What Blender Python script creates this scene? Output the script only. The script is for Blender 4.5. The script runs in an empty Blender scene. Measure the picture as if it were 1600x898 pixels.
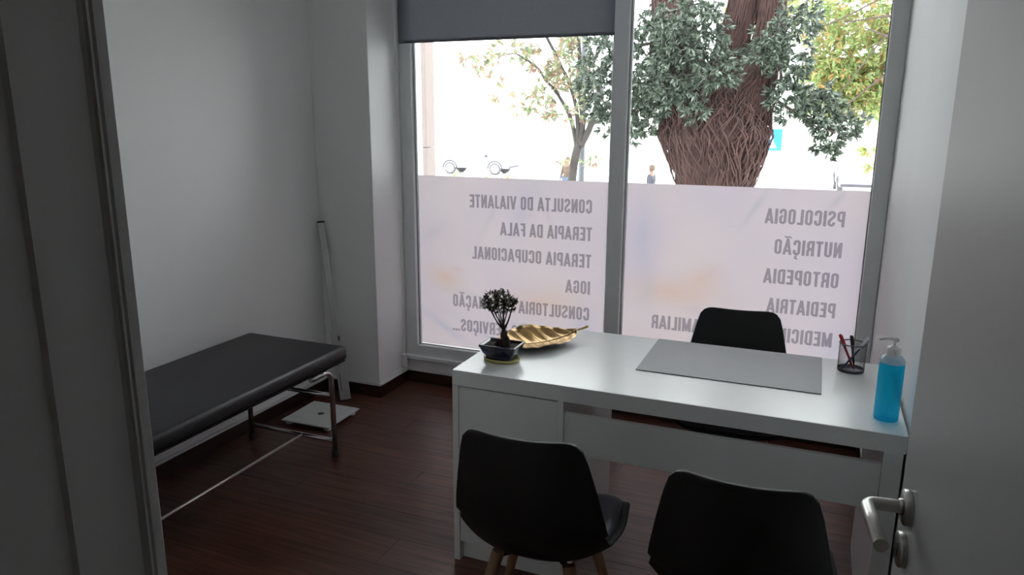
import bpy, bmesh, math, random
from mathutils import Vector, Matrix, noise

random.seed(7)
SC = bpy.context.scene
COL = SC.collection
PI = math.pi

# ------------------------------------------------------------------ camera
FPX = 1143.76
PITCH, YAW, ROLL, CAMH = 0.224473, 0.392763, 0.004584, 1.5687
fw = Vector((-math.sin(YAW) * math.cos(PITCH), math.cos(YAW) * math.cos(PITCH), -math.sin(PITCH)))
rt = Vector((math.cos(YAW), math.sin(YAW), 0))
up = rt.cross(fw)
r2 = math.cos(ROLL) * rt + math.sin(ROLL) * up
u2 = -math.sin(ROLL) * rt + math.cos(ROLL) * up
cam = bpy.data.cameras.new('camera')
cam.sensor_width = 36.0
cam.lens = FPX * 36.0 / 1600.0
cam.clip_start = 0.02
cam.clip_end = 400
camo = bpy.data.objects.new('camera', cam)
COL.objects.link(camo)
M = Matrix((r2, u2, -fw)).transposed().to_4x4()
M.translation = (0, 0, CAMH)
camo.matrix_world = M
SC.camera = camo

# ------------------------------------------------------------------ sky: bright overcast daylight
world = bpy.data.worlds.new('overcast_sky')
SC.world = world
world.use_nodes = True
wb = world.node_tree.nodes['Background']
wb.inputs['Color'].default_value = (0.96, 0.98, 1.0, 1)
wb.inputs['Strength'].default_value = 6.0

SC.view_settings.view_transform = 'Standard'
SC.view_settings.look = 'None'
SC.view_settings.gamma = 1
SC.view_settings.use_curve_mapping = False
SC.view_settings.exposure = 0.0
SC.cycles.max_bounces = 10
SC.cycles.diffuse_bounces = 6
SC.cycles.glossy_bounces = 4
SC.cycles.transparent_max_bounces = 12
SC.cycles.sample_clamp_indirect = 8

# ------------------------------------------------------------------ materials
def nodes_of(name):
    m = bpy.data.materials.new(name)
    m.use_nodes = True
    nt = m.node_tree
    return m, nt, nt.nodes['Principled BSDF'], nt.nodes['Material Output']

def mat(name, col, rough=0.5, metal=0.0, var=0.06, scale=12.0, bump=0.0, bscale=60.0,
        coat=0.0, spec=0.5, trans=0.0, stretch=None, per_object=0.0, col2=None):
    m, nt, b, out = nodes_of(name)
    N, L = nt.nodes, nt.links
    tc = N.new('ShaderNodeTexCoord')
    src = tc.outputs['Object']
    if stretch:
        mp = N.new('ShaderNodeMapping')
        mp.inputs['Scale'].default_value = stretch
        L.new(src, mp.inputs['Vector'])
        src = mp.outputs['Vector']
    nz = N.new('ShaderNodeTexNoise')
    nz.inputs['Scale'].default_value = scale
    nz.inputs['Detail'].default_value = 4
    L.new(src, nz.inputs['Vector'])
    ra = N.new('ShaderNodeValToRGB')
    ra.color_ramp.elements[0].position = 0.3
    ra.color_ramp.elements[1].position = 0.7
    lo = [max(0, c * (1 - var)) for c in col]
    hi = [min(1, c * (1 + var)) for c in (col2 or col)]
    ra.color_ramp.elements[0].color = (*lo, 1)
    ra.color_ramp.elements[1].color = (*hi, 1)
    L.new(nz.outputs['Fac'], ra.inputs['Fac'])
    colsock = ra.outputs['Color']
    if per_object:
        oi = N.new('ShaderNodeObjectInfo')
        mr = N.new('ShaderNodeMapRange')
        mr.inputs['To Min'].default_value = 1 - per_object
        mr.inputs['To Max'].default_value = 1 + per_object
        L.new(oi.outputs['Random'], mr.inputs['Value'])
        hs = N.new('ShaderNodeHueSaturation')
        L.new(mr.outputs['Result'], hs.inputs['Value'])
        L.new(colsock, hs.inputs['Color'])
        colsock = hs.outputs['Color']
    L.new(colsock, b.inputs['Base Color'])
    b.inputs['Roughness'].default_value = rough
    b.inputs['Metallic'].default_value = metal
    b.inputs['Specular IOR Level'].default_value = spec
    b.inputs['Coat Weight'].default_value = coat
    b.inputs['Coat Roughness'].default_value = 0.15
    if trans:
        b.inputs['Transmission Weight'].default_value = trans
    if bump:
        n2 = N.new('ShaderNodeTexNoise')
        n2.inputs['Scale'].default_value = bscale
        n2.inputs['Detail'].default_value = 3
        L.new(src, n2.inputs['Vector'])
        bp = N.new('ShaderNodeBump')
        bp.inputs['Strength'].default_value = bump
        bp.inputs['Distance'].default_value = 0.004
        L.new(n2.outputs['Fac'], bp.inputs['Height'])
        L.new(bp.outputs['Normal'], b.inputs['Normal'])
    return m

def leaf_mat(name, cols, rough=0.45, transl=0.25):
    """leaves: one colour per leaf, some light passes through"""
    m, nt, b, out = nodes_of(name)
    N, L = nt.nodes, nt.links
    g = N.new('ShaderNodeNewGeometry')
    ra = N.new('ShaderNodeValToRGB')
    e = ra.color_ramp.elements
    while len(e) < len(cols):
        e.new(0.5)
    for i, c in enumerate(cols):
        e[i].position = i / (len(cols) - 1)
        e[i].color = (*c, 1)
    L.new(g.outputs['Random Per Island'], ra.inputs['Fac'])
    L.new(ra.outputs['Color'], b.inputs['Base Color'])
    b.inputs['Roughness'].default_value = rough
    t = N.new('ShaderNodeBsdfTranslucent')
    L.new(ra.outputs['Color'], t.inputs['Color'])
    mx = N.new('ShaderNodeMixShader')
    mx.inputs['Fac'].default_value = transl
    L.new(b.outputs['BSDF'], mx.inputs[1])
    L.new(t.outputs['BSDF'], mx.inputs[2])
    L.new(mx.outputs['Shader'], out.inputs['Surface'])
    return m

def glass_pane_mat():
    m, nt, b, out = nodes_of('clear_glass')
    N, L = nt.nodes, nt.links
    t = N.new('ShaderNodeBsdfTransparent')
    t.inputs['Color'].default_value = (0.97, 0.985, 0.98, 1)
    g = N.new('ShaderNodeBsdfGlossy')
    g.inputs['Roughness'].default_value = 0.02
    fr = N.new('ShaderNodeFresnel')
    fr.inputs['IOR'].default_value = 1.45
    mx = N.new('ShaderNodeMixShader')
    L.new(fr.outputs['Fac'], mx.inputs['Fac'])
    L.new(t.outputs['BSDF'], mx.inputs[1])
    L.new(g.outputs['BSDF'], mx.inputs[2])
    L.new(mx.outputs['Shader'], out.inputs['Surface'])
    return m

def film_mat(name, base, blobs):
    """printed frosted film: soft picture in the print, light scatters through"""
    m, nt, b, out = nodes_of(name)
    N, L = nt.nodes, nt.links
    tc = N.new('ShaderNodeTexCoord')
    nz = N.new('ShaderNodeTexNoise')
    nz.inputs['Scale'].default_value = 2.2
    nz.inputs['Detail'].default_value = 2
    L.new(tc.outputs['Object'], nz.inputs['Vector'])
    ra = N.new('ShaderNodeValToRGB')
    ra.color_ramp.elements[0].position = 0.3
    ra.color_ramp.elements[1].position = 0.72
    ra.color_ramp.elements[0].color = (base[0] * 0.95, base[1] * 0.94, base[2] * 1.0, 1)
    ra.color_ramp.elements[1].color = (base[0] * 1.03, base[1] * 1.01, base[2] * 0.99, 1)
    L.new(nz.outputs['Fac'], ra.inputs['Fac'])
    cur = ra.outputs['Color']
    for (cx, cz, rx, rz, ang, c, w) in blobs:
        mp = N.new('ShaderNodeMapping')
        mp.vector_type = 'TEXTURE'
        mp.inputs['Location'].default_value = (cx, 0, cz)
        mp.inputs['Rotation'].default_value = (0, ang, 0)
        mp.inputs['Scale'].default_value = (rx, 1000, rz)
        L.new(tc.outputs['Object'], mp.inputs['Vector'])
        gr = N.new('ShaderNodeTexGradient')
        gr.gradient_type = 'QUADRATIC_SPHERE'
        L.new(mp.outputs['Vector'], gr.inputs['Vector'])
        mu = N.new('ShaderNodeMath')
        mu.operation = 'MULTIPLY'
        mu.inputs[1].default_value = w
        L.new(gr.outputs['Fac'], mu.inputs[0])
        mx = N.new('ShaderNodeMix')
        mx.data_type = 'RGBA'
        L.new(mu.outputs['Value'], mx.inputs['Factor'])
        L.new(cur, mx.inputs[6])
        mx.inputs[7].default_value = (*c, 1)
        cur = mx.outputs[2]
    tr = N.new('ShaderNodeBsdfTranslucent')
    sc = N.new('ShaderNodeMix')
    sc.data_type = 'RGBA'
    sc.blend_type = 'MULTIPLY'
    sc.inputs['Factor'].default_value = 1
    L.new(cur, sc.inputs[6])
    sc.inputs[7].default_value = (FILM_T, FILM_T, FILM_T, 1)
    L.new(sc.outputs[2], tr.inputs['Color'])
    L.new(cur, b.inputs['Base Color'])
    b.inputs['Roughness'].default_value = 0.4
    mx = N.new('ShaderNodeMixShader')
    mx.inputs['Fac'].default_value = 0.6
    L.new(b.outputs['BSDF'], mx.inputs[1])
    L.new(tr.outputs['BSDF'], mx.inputs[2])
    L.new(mx.outputs['Shader'], out.inputs['Surface'])
    return m

def letter_mat():
    """grey ink: a tinted transparent layer over the film"""
    m, nt, b, out = nodes_of('grey_print')
    N, L = nt.nodes, nt.links
    tr = N.new('ShaderNodeBsdfTransparent')
    tr.inputs['Color'].default_value = (0.53, 0.52, 0.55, 1)
    b.inputs['Base Color'].default_value = (0.22, 0.21, 0.23, 1)
    b.inputs['Roughness'].default_value = 0.6
    mx = N.new('ShaderNodeMixShader')
    mx.inputs['Fac'].default_value = 0.93
    L.new(b.outputs['BSDF'], mx.inputs[1])
    L.new(tr.outputs['BSDF'], mx.inputs[2])
    L.new(mx.outputs['Shader'], out.inputs['Surface'])
    return m

FILM_T = 0.69
MT = {}
MT['wall'] = mat('white_wall_paint', (0.83, 0.84, 0.84), 0.6, var=0.015, scale=3, bump=0.05, bscale=180)
MT['ceiling'] = mat('ceiling_paint', (0.88, 0.88, 0.88), 0.8, var=0.01)
MT['corridor'] = mat('corridor_paint', (0.78, 0.72, 0.66), 0.7, var=0.02)
MT['plank'] = mat('jatoba_plank', (0.062, 0.024, 0.016), 0.32, var=0.35, scale=6, bump=0.12, bscale=30,
                  stretch=(0.5, 9, 9), per_object=0.16, col2=(0.115, 0.044, 0.028), coat=0.1)
MT['joint'] = mat('floor_joint', (0.02, 0.01, 0.008), 0.8)
MT['skirt'] = mat('skirting_wood', (0.035, 0.014, 0.010), 0.35, var=0.3, scale=8, stretch=(2, 2, 20))
MT['skirt_cap'] = mat('skirting_white_cap', (0.75, 0.76, 0.77), 0.5, var=0.02)
MT['frame'] = mat('window_white_lacquer', (0.84, 0.87, 0.88), 0.35, var=0.02)
MT['gasket'] = mat('grey_gasket', (0.2, 0.2, 0.21), 0.6)
MT['glass'] = glass_pane_mat()
MT['letter'] = letter_mat()
MT['door'] = mat('door_grey_lacquer', (0.46, 0.46, 0.46), 0.42, var=0.02, scale=5, spec=.3, bump=0.02, bscale=220)
MT['casing'] = mat('door_casing_grey', (0.62, 0.625, 0.62), 0.4, var=0.03, scale=5)
MT['steel'] = mat('brushed_steel', (0.55, 0.54, 0.52), 0.3, 1.0, var=0.08, scale=40, stretch=(1, 1, 20))
MT['chrome'] = mat('chrome_tube', (0.62, 0.62, 0.63), 0.18, 1.0, var=0.03)
MT['rod'] = mat('polished_rod', (0.92, 0.89, 0.82), 0.3, 0.9, var=0.02)
MT['rubber'] = mat('black_rubber', (0.015, 0.015, 0.016), 0.6)
MT['leather'] = mat('black_upholstery', (0.016, 0.016, 0.019), 0.42, var=0.15, scale=30, bump=0.12, bscale=260)
MT['pu'] = mat('black_seat_pad', (0.045, 0.045, 0.054), 0.36, var=0.15, bump=0.08, bscale=260)
MT['shell'] = mat('black_plastic_shell', (0.010, 0.010, 0.011), 0.48, var=0.1)
MT['beech'] = mat('beech_leg', (0.30, 0.17, 0.09), 0.45, var=0.2, scale=10, stretch=(6, 6, 1))
MT['blackmetal'] = mat('black_metal', (0.012, 0.012, 0.012), 0.4, 0.6)
MT['desk'] = mat('white_foil_desk', (0.83, 0.85, 0.85), 0.24, var=0.012, scale=4)
MT['mat'] = mat('grey_desk_pad', (0.185, 0.19, 0.21), 0.45, var=0.03, bump=0.05, bscale=300)
MT['blind'] = mat('charcoal_blind_cloth', (0.17, 0.178, 0.205), 0.9, var=0.05, scale=60, bump=0.08, bscale=400)
def cloth_light(m, fac):
    nt = m.node_tree; N, L = nt.nodes, nt.links
    b = N['Principled BSDF']
    t = N.new('ShaderNodeBsdfTranslucent')
    t.inputs['Color'].default_value = (0.17, 0.18, 0.20, 1)
    mx = N.new('ShaderNodeMixShader'); mx.inputs['Fac'].default_value = fac
    L.new(b.outputs['BSDF'], mx.inputs[1]); L.new(t.outputs['BSDF'], mx.inputs[2])
    L.new(mx.outputs['Shader'], N['Material Output'].inputs['Surface'])
cloth_light(MT['blind'], 0.20)
MT['whiteplastic'] = mat('white_plastic', (0.8, 0.8, 0.8), 0.35, var=0.02)
MT['alu'] = mat('aluminium', (0.55, 0.56, 0.56), 0.4, 0.7, var=0.05)
MT['scaleglass'] = mat('scale_white_glass', (0.66, 0.70, 0.69), 0.12, var=0.02)
MT['potblue'] = mat('dark_blue_glaze', (0.010, 0.016, 0.040), 0.15, var=0.5, scale=18, bump=0.25, bscale=35, coat=0.4)
MT['saucer'] = mat('yellow_saucer', (0.55, 0.52, 0.18), 0.4, var=0.05)
MT['soil'] = mat('dark_soil', (0.022, 0.014, 0.010), 0.95, var=0.5, scale=80, bump=0.8, bscale=140)
MT['bonsaibark'] = mat('bonsai_bark', (0.040, 0.026, 0.018), 0.85, var=0.4, scale=60, bump=0.6, bscale=120)
MT['bonsaileaf'] = leaf_mat('bonsai_leaf', [(0.03, 0.045, 0.018), (0.07, 0.09, 0.04), (0.13, 0.15, 0.07)])
MT['gold'] = mat('aged_gold', (0.52, 0.33, 0.14), 0.36, 0.85, var=0.25, scale=22, bump=0.15, bscale=60)
MT['goldrib'] = mat('polished_gold', (0.8, 0.6, 0.32), 0.28, 0.9, var=0.1)
MT['goldback'] = mat('dark_underside', (0.02, 0.017, 0.014), 0.5, var=0.2)  # underside of the tray is coloured near black
MT['mesh'] = mat('dark_wire', (0.13, 0.13, 0.14), 0.4, 0.8)
MT['penred'] = mat('red_pen', (0.5, 0.02, 0.03), 0.35)
MT['penblack'] = mat('black_pen', (0.015, 0.015, 0.02), 0.35)
MT['penblue'] = mat('blue_pen', (0.03, 0.035, 0.16), 0.35)
MT['penclear'] = mat('clear_pen_barrel', (0.75, 0.77, 0.82), 0.2, var=0.02)
MT['stone'] = mat('beige_stone', (0.27, 0.22, 0.205), 0.7, var=0.05, scale=30)
MT['paving'] = mat('pale_paving', (0.72, 0.71, 0.69), 0.8, var=0.05, scale=1.5)
MT['render'] = mat('white_render', (0.8, 0.79, 0.76), 0.8, var=0.03)
MT['vinebark'] = mat('red_brown_vine_bark', (0.040, 0.018, 0.015), 0.9, var=0.5, scale=9, bump=1.0, bscale=30, stretch=(2, 2, 0.35))
MT['vine'] = mat('vine_root', (0.056, 0.025, 0.021), 0.85, var=0.4, scale=9)
MT['bark'] = mat('grey_brown_bark', (0.055, 0.048, 0.044), 0.9, var=0.3, scale=14, bump=0.6)
MT['twig'] = mat('dark_twig', (0.09, 0.065, 0.055), 0.9, var=0.3)
MT['ivyleaf'] = leaf_mat('grey_green_leaf', [(0.022, 0.030, 0.020), (0.045, 0.060, 0.040), (0.085, 0.115, 0.082), (0.14, 0.18, 0.14), (0.24, 0.28, 0.23)], 0.35, 0.15)
MT['autumn'] = leaf_mat('autumn_leaf', [(0.25, 0.36, 0.12), (0.33, 0.44, 0.15), (0.31, 0.42, 0.20), (0.42, 0.47, 0.20), (0.46, 0.40, 0.18), (0.55, 0.26, 0.13)], 0.5, 0.5)
MT['autumnpale'] = leaf_mat('glare_pale_leaf', [(0.20, 0.26, 0.18), (0.27, 0.34, 0.16), (0.26, 0.31, 0.22), (0.33, 0.31, 0.18), (0.36, 0.22, 0.16), (0.30, 0.19, 0.17)], 0.5, 0.5)  # glare that washes these leaves out is put into their pale colours
MT['shrub'] = leaf_mat('shrub_leaf', [(0.30, 0.42, 0.18), (0.42, 0.55, 0.25), (0.5, 0.58, 0.34)], 0.5, 0.5)
MT['pole'] = mat('galvanised_pole', (0.10, 0.108, 0.118), 0.5, 0.3, var=0.06)
MT['signblue'] = mat('sign_blue', (0.03, 0.22, 0.62), 0.4, var=0.02)
MT['signwhite'] = mat('sign_white', (0.85, 0.86, 0.86), 0.4, var=0.01)
MT['carwhite'] = mat('car_white_paint', (0.82, 0.82, 0.83), 0.25, var=0.01, coat=0.5)
MT['carglass'] = mat('car_window', (0.45, 0.48, 0.5), 0.08, var=0.02)  # pale grey base stands in for bright sky reflected in the windows
MT['cartrim'] = mat('car_black_trim', (0.06, 0.055, 0.075), 0.5)
MT['tyre'] = mat('tyre', (0.12, 0.12, 0.13), 0.8)
MT['hub'] = mat('alloy_hub', (0.75, 0.75, 0.76), 0.3, 0.2)
MT['skin'] = mat('skin', (0.2, 0.11, 0.08), 0.55, var=0.05)
MT['hair'] = mat('brown_hair', (0.10, 0.06, 0.04), 0.6)
MT['jacketdark'] = mat('dark_jacket', (0.05, 0.05, 0.065), 0.8)
MT['jacketbrown'] = mat('brown_jacket', (0.11, 0.07, 0.05), 0.8, var=0.3, scale=10)
MT['jeans'] = mat('blue_jeans', (0.08, 0.11, 0.17), 0.8, var=0.1)

# bottle liquid
def liquid_mat():
    m, nt, b, out = nodes_of('blue_gel')
    N, L = nt.nodes, nt.links
    b.inputs['Base Color'].default_value = (0.015, 0.66, 0.95, 1)
    b.inputs['Roughness'].default_value = 0.2
    nz = N.new('ShaderNodeTexNoise'); nz.inputs['Scale'].default_value = 20
    bp = N.new('ShaderNodeBump'); bp.inputs['Strength'].default_value = 0.03
    L.new(nz.outputs['Fac'], bp.inputs['Height']); L.new(bp.outputs['Normal'], b.inputs['Normal'])
    t = N.new('ShaderNodeBsdfTransparent')
    t.inputs['Color'].default_value = (0.10, 0.80, 0.96, 1)
    mx = N.new('ShaderNodeMixShader'); mx.inputs['Fac'].default_value = 0.62
    L.new(b.outputs['BSDF'], mx.inputs[1]); L.new(t.outputs['BSDF'], mx.inputs[2])
    L.new(mx.outputs['Shader'], out.inputs['Surface'])
    return m
MT['gel'] = liquid_mat()
def clear_plastic():
    m, nt, b, out = nodes_of('clear_bottle_plastic')
    N, L = nt.nodes, nt.links
    d = N.new('ShaderNodeBsdfTransparent'); d.inputs['Color'].default_value = (0.8, 0.92, 0.97, 1)
    b.inputs['Base Color'].default_value = (0.7, 0.8, 0.85, 1); b.inputs['Roughness'].default_value = 0.15
    mx = N.new('ShaderNodeMixShader'); mx.inputs['Fac'].default_value = 0.55
    L.new(d.outputs['BSDF'], mx.inputs[1]); L.new(b.outputs['BSDF'], mx.inputs[2])
    L.new(mx.outputs['Shader'], out.inputs['Surface'])
    return m
MT['clearplastic'] = clear_plastic()

# ------------------------------------------------------------------ mesh helpers
class MB:
    def __init__(s):
        s.v = []; s.f = []; s.sm = []
    def add(s, vs, fs, smooth=False):
        o = len(s.v)
        s.v += [tuple(p) for p in vs]
        s.f += [tuple(i + o for i in f) for f in fs]
        s.sm += [smooth] * len(fs)
        return s
    def box(s, a, b):
        x0, y0, z0 = a; x1, y1, z1 = b
        vs = [(x0, y0, z0), (x1, y0, z0), (x1, y1, z0), (x0, y1, z0), (x0, y0, z1), (x1, y0, z1), (x1, y1, z1), (x0, y1, z1)]
        return s.add(vs, [(3, 2, 1, 0), (4, 5, 6, 7), (0, 1, 5, 4), (1, 2, 6, 5), (2, 3, 7, 6), (3, 0, 4, 7)])
    def tube(s, path, r, seg=10, caps=True, smooth=True):
        pts = [Vector(p) for p in path]
        n = len(pts)
        rad = r if isinstance(r, (list, tuple)) else [r] * n
        tang = []
        for i in range(n):
            a = pts[max(0, i - 1)]; b = pts[min(n - 1, i + 1)]
            t = (b - a)
            tang.append(t.normalized() if t.length > 1e-9 else Vector((0, 0, 1)))
        ref = Vector((0, 0, 1)) if abs(tang[0].z) < 0.9 else Vector((1, 0, 0))
        nrm = (ref - tang[0] * ref.dot(tang[0])).normalized()
        vs = []
        for i in range(n):
            t = tang[i]
            nrm = (nrm - t * nrm.dot(t))
            nrm = nrm.normalized() if nrm.length > 1e-6 else t.orthogonal().normalized()
            bi = t.cross(nrm)
            for k in range(seg):
                a = 2 * PI * k / seg
                vs.append(pts[i] + (nrm * math.cos(a) + bi * math.sin(a)) * rad[i])
        fs = []
        for i in range(n - 1):
            for k in range(seg):
                k2 = (k + 1) % seg
                fs.append((i * seg + k, i * seg + k2, (i + 1) * seg + k2, (i + 1) * seg + k))
        s.add(vs, fs, smooth)
        if caps:
            o = len(s.v) - len(vs)
            s.f.append(tuple(o + k for k in reversed(range(seg)))); s.sm.append(False)
            s.f.append(tuple(o + (n - 1) * seg + k for k in range(seg))); s.sm.append(False)
        return s
    def lathe(s, prof, c=(0, 0, 0), seg=24, axis=None, smooth=True, sx=1.0, sy=1.0):
        """prof: (r, h) list turned about +z (or axis matrix)"""
        vs = []
        for r, h in prof:
            for k in range(seg):
                a = 2 * PI * k / seg
                p = Vector((r * math.cos(a) * sx, r * math.sin(a) * sy, h))
                if axis is not None:
                    p = axis @ p
                vs.append(p + Vector(c))
        fs = []
        for i in range(len(prof) - 1):
            for k in range(seg):
                k2 = (k + 1) % seg
                fs.append((i * seg + k, i * seg + k2, (i + 1) * seg + k2, (i + 1) * seg + k))
        s.add(vs, fs, smooth)
        o = len(s.v) - len(vs)
        if prof[0][0] > 1e-6:
            s.f.append(tuple(o + k for k in reversed(range(seg)))); s.sm.append(False)
        if prof[-1][0] > 1e-6:
            s.f.append(tuple(o + (len(prof) - 1) * seg + k for k in range(seg))); s.sm.append(False)
        return s
    def prism(s, poly, y0, y1):
        """poly: (x, z) outline extruded along y"""
        n = len(poly)
        vs = [(x, y0, z) for x, z in poly] + [(x, y1, z) for x, z in poly]
        fs = [tuple(range(n)), tuple(reversed(range(n, 2 * n)))]
        fs += [(i, i + n, (i + 1) % n + n, (i + 1) % n) for i in range(n)]
        return s.add(vs, fs)
    def build(s, name, m, parent=None, bevel=0.0, bseg=2, sub=0, solid=0.0, loc=None):
        me = bpy.data.meshes.new(name)
        me.from_pydata(s.v, [], s.f)
        me.polygons.foreach_set('use_smooth', s.sm)
        me.update()
        bm = bmesh.new(); bm.from_mesh(me)
        bmesh.ops.recalc_face_normals(bm, faces=bm.faces)
        bm.to_mesh(me); bm.free()
        o = bpy.data.objects.new(name, me)
        me.materials.append(MT[m] if isinstance(m, str) else m)
        COL.objects.link(o)
        if parent: o.parent = parent
        if loc: o.location = loc
        if solid:
            md = o.modifiers.new('solid', 'SOLIDIFY'); md.thickness = solid; md.offset = -1
        if bevel:
            md = o.modifiers.new('bevel', 'BEVEL'); md.width = bevel; md.segments = bseg; md.limit_method = 'ANGLE'
        if sub:
            md = o.modifiers.new('sub', 'SUBSURF'); md.levels = sub; md.render_levels = sub
        return o

def empty(name, loc=(0, 0, 0), rz=0.0):
    o = bpy.data.objects.new(name, None)
    o.empty_display_size = 0.1
    COL.objects.link(o)
    o.location = loc; o.rotation_euler = (0, 0, rz)
    return o

def tag(o, label, cat, group=None, kind=None):
    o['label'] = label; o['category'] = cat
    if group: o['group'] = group
    if kind: o['kind'] = kind
    return o

def struct(o, label=None, cat=None):
    o['kind'] = 'structure'
    if label: o['label'] = label
    if cat: o['category'] = cat
    return o

def bez(pts, n=8):
    """Catmull-Rom through points"""
    P = [Vector(p) for p in pts]
    P = [2 * P[0] - P[1]] + P + [2 * P[-1] - P[-2]]
    out = []
    for i in range(1, len(P) - 2):
        for k in range(n):
            t = k / n
            a, b, c, d = P[i - 1], P[i], P[i + 1], P[i + 2]
            out.append(0.5 * (2 * b + (c - a) * t + (2 * a - 5 * b + 4 * c - d) * t * t + (3 * b - a - 3 * c + d) * t ** 3))
    out.append(P[-2])
    return out

def copy_tree(o, parent=None):
    c = o.copy(); COL.objects.link(c); c.parent = parent
    for ch in list(o.children):
        copy_tree(ch, c)
    return c

# ------------------------------------------------------------------ room shell
XL, XR = -2.60, 0.303          # left / right wall
YN, YW = 0.40, 3.72            # near wall face, window wall face
PX, PY = -2.235, 3.405         # pilaster corner
ZC = 2.62
BX0, BX1 = -0.50, 0.236        # door opening

floor = struct(MB().box((XL - .2, -1.9, -0.06), (XR + .2, YW + .3, -0.0115)).build('floor', 'joint'),
               'dark reddish-brown plank floor of the consulting room', 'floor')
y = YN - 0.12
row = 0
PW = 0.172
lens = [1.15, 0.78, 1.3, 0.95]
while y < YW + 0.02:
    x = XL + 0.004 - random.uniform(0, 0.9)
    while x < XR - 0.004:
        ln = random.choice(lens)
        x0, x1 = max(x, XL + 0.002), min(x + ln, XR - 0.002)
        if x1 - x0 > 0.05:
            y1 = min(y + PW, YW + 0.02)
            MB().box((x0 + .0004, y + .0004, -0.011), (x1 - .0004, y1 - .0004, 0.0)).build('plank', 'plank', floor, bevel=0.0006, bseg=1)
        x += ln
    y += PW
# corridor floor
struct(MB().box((-1.7, -1.9, -0.011), (1.3, YN - 0.122, -0.0005)).build('floor_corridor', 'plank'),
       'dark plank floor of the corridor outside the door', 'floor')

struct(MB().box((XL - .2, -1.9, ZC), (XR + 1.2, YW + .3, ZC + 0.12)).build('ceiling', 'ceiling'), 'plain white ceiling over the room', 'ceiling')
struct(MB().box((XL - .15, YN - .12, -0.05), (XL, YW + .25, ZC)).build('wall_left', 'wall'),
       'plain white wall behind the padded bench', 'wall')
struct(MB().box((XL, PY, -0.05), (PX, YW + .25, ZC)).build('wall_pilaster', 'wall', bevel=0.004),
       'boxed-out white wall pilaster beside the window', 'wall')
struct(MB().box((XR, YN - .12, -0.05), (XR + .15, YW + .25, ZC)).build('wall_right', 'wall'),
       'white wall right of the desk behind the open door', 'wall')
wb_ = MB()
wb_.box((PX, YW, -0.05), (XR, YW + .16, 0.160))
wb_.box((PX, YW, 2.48), (XR, YW + .16, ZC))
struct(wb_.build('wall_window', 'wall'), 'low white wall strip under the shop window', 'wall')
wn = MB()
wn.box((XL, YN - .12, -0.05), (BX0 - 0.03, YN, ZC))
wn.box((BX1 + .03, YN - .12, -0.05), (XR, YN, ZC))
wn.box((BX0 - .03, YN - .12, 2.12), (BX1 + .03, YN, ZC))
struct(wn.build('wall_near', 'wall'), 'white wall around the doorway', 'wall')
# corridor shell
cs = MB()
cs.box((-1.85, -1.9, -.05), (-1.7, YN - .12, ZC)); cs.box((1.3, -1.9, -.05), (1.45, YN - .12, ZC))
cs.box((-1.85, -2.05, -.05), (1.45, -1.9, ZC)); cs.box((XR, YN - .13, -.05), (1.45, YN - .115, ZC))
struct(cs.build('wall_corridor', 'corridor'), 'beige corridor walls around the viewer', 'wall')

def skirting(name, x0, y0, x1, y1, label):
    """dark wood skirting with white cap, box footprint"""
    o = struct(MB().box((x0, y0, 0.0), (x1, y1, 0.070)).build(name, 'skirt', bevel=0.002), label, 'baseboard')
    MB().box((x0, y0, 0.070), (x1, y1, 0.084)).build('white_cap', 'skirt_cap', o, bevel=0.003)
    return o
t = 0.014
skirting('baseboard_left', XL, YN, XL + t, PY - t, 'dark wooden skirting with white cap behind the bench')
skirting('baseboard_pilaster', XL, PY - t, PX + t, PY, 'dark wooden skirting with white cap across the pilaster face')
skirting('baseboard_pilaster_side', PX, PY, PX + t, YW - t, 'dark wooden skirting with white cap on the pilaster side facing the window')
skirting('baseboard_window', PX, YW - t, XR - t, YW, 'dark wooden skirting with white cap under the window')
skirting('baseboard_right', XR - t * .7, YN, XR, YW, 'dark wooden skirting with white cap along the right wall')

# ------------------------------------------------------------------ window
WF = YW - 0.005   # room face of frame
win = struct(empty('window_1', (0, 0, 0)), 'two-pane white framed shop window with frosted film', 'window')
FZ0, FZ1 = 0.160, 2.48
def fr(name, a, b, bev=0.006):
    return MB().box(a, b).build(name, 'frame', win, bevel=bev)
fr('frame_stile', (PX, WF, FZ0), (-2.158, WF + .07, FZ1))
fr('frame_mullion', (-1.003, WF, .2385), (-0.920, WF + .07, 2.405))
fr('frame_stile', (0.232, WF, FZ0), (XR, WF + .07, FZ1))
fr('frame_rail', (-2.158, WF, FZ0), (0.232, WF + .07, 0.2385))
fr('frame_rail', (-2.158, WF, 2.405), (0.232, WF + .07, FZ1))
MB().box((PX + .002, WF - .022, .146), (XR - .002, WF + .005, .172)).build('sill_strip', 'frame', win, bevel=.004)
PYG = WF + .038   # pane
for (xa, xb) in ((-2.158, -1.003), (-0.920, 0.232)):
    MB().box((xa, PYG, .2385), (xb, PYG + .006, 2.405)).build('pane', 'glass', win)
    g = MB()
    g.box((xa, PYG - .012, .2385), (xa + .004, PYG - .001, 2.405)); g.box((xb - .004, PYG - .012, .2385), (xb, PYG - .001, 2.405))
    g.box((xa, PYG - .012, .2385), (xb, PYG - .001, .2425))
    g.build('gasket', 'gasket', win)
    g = MB()
    g.box((xa + .004, PYG - .012, .2425), (xa + .013, PYG - .001, 2.405))
    g.build('glazing_bead', 'frame', win)

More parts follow.
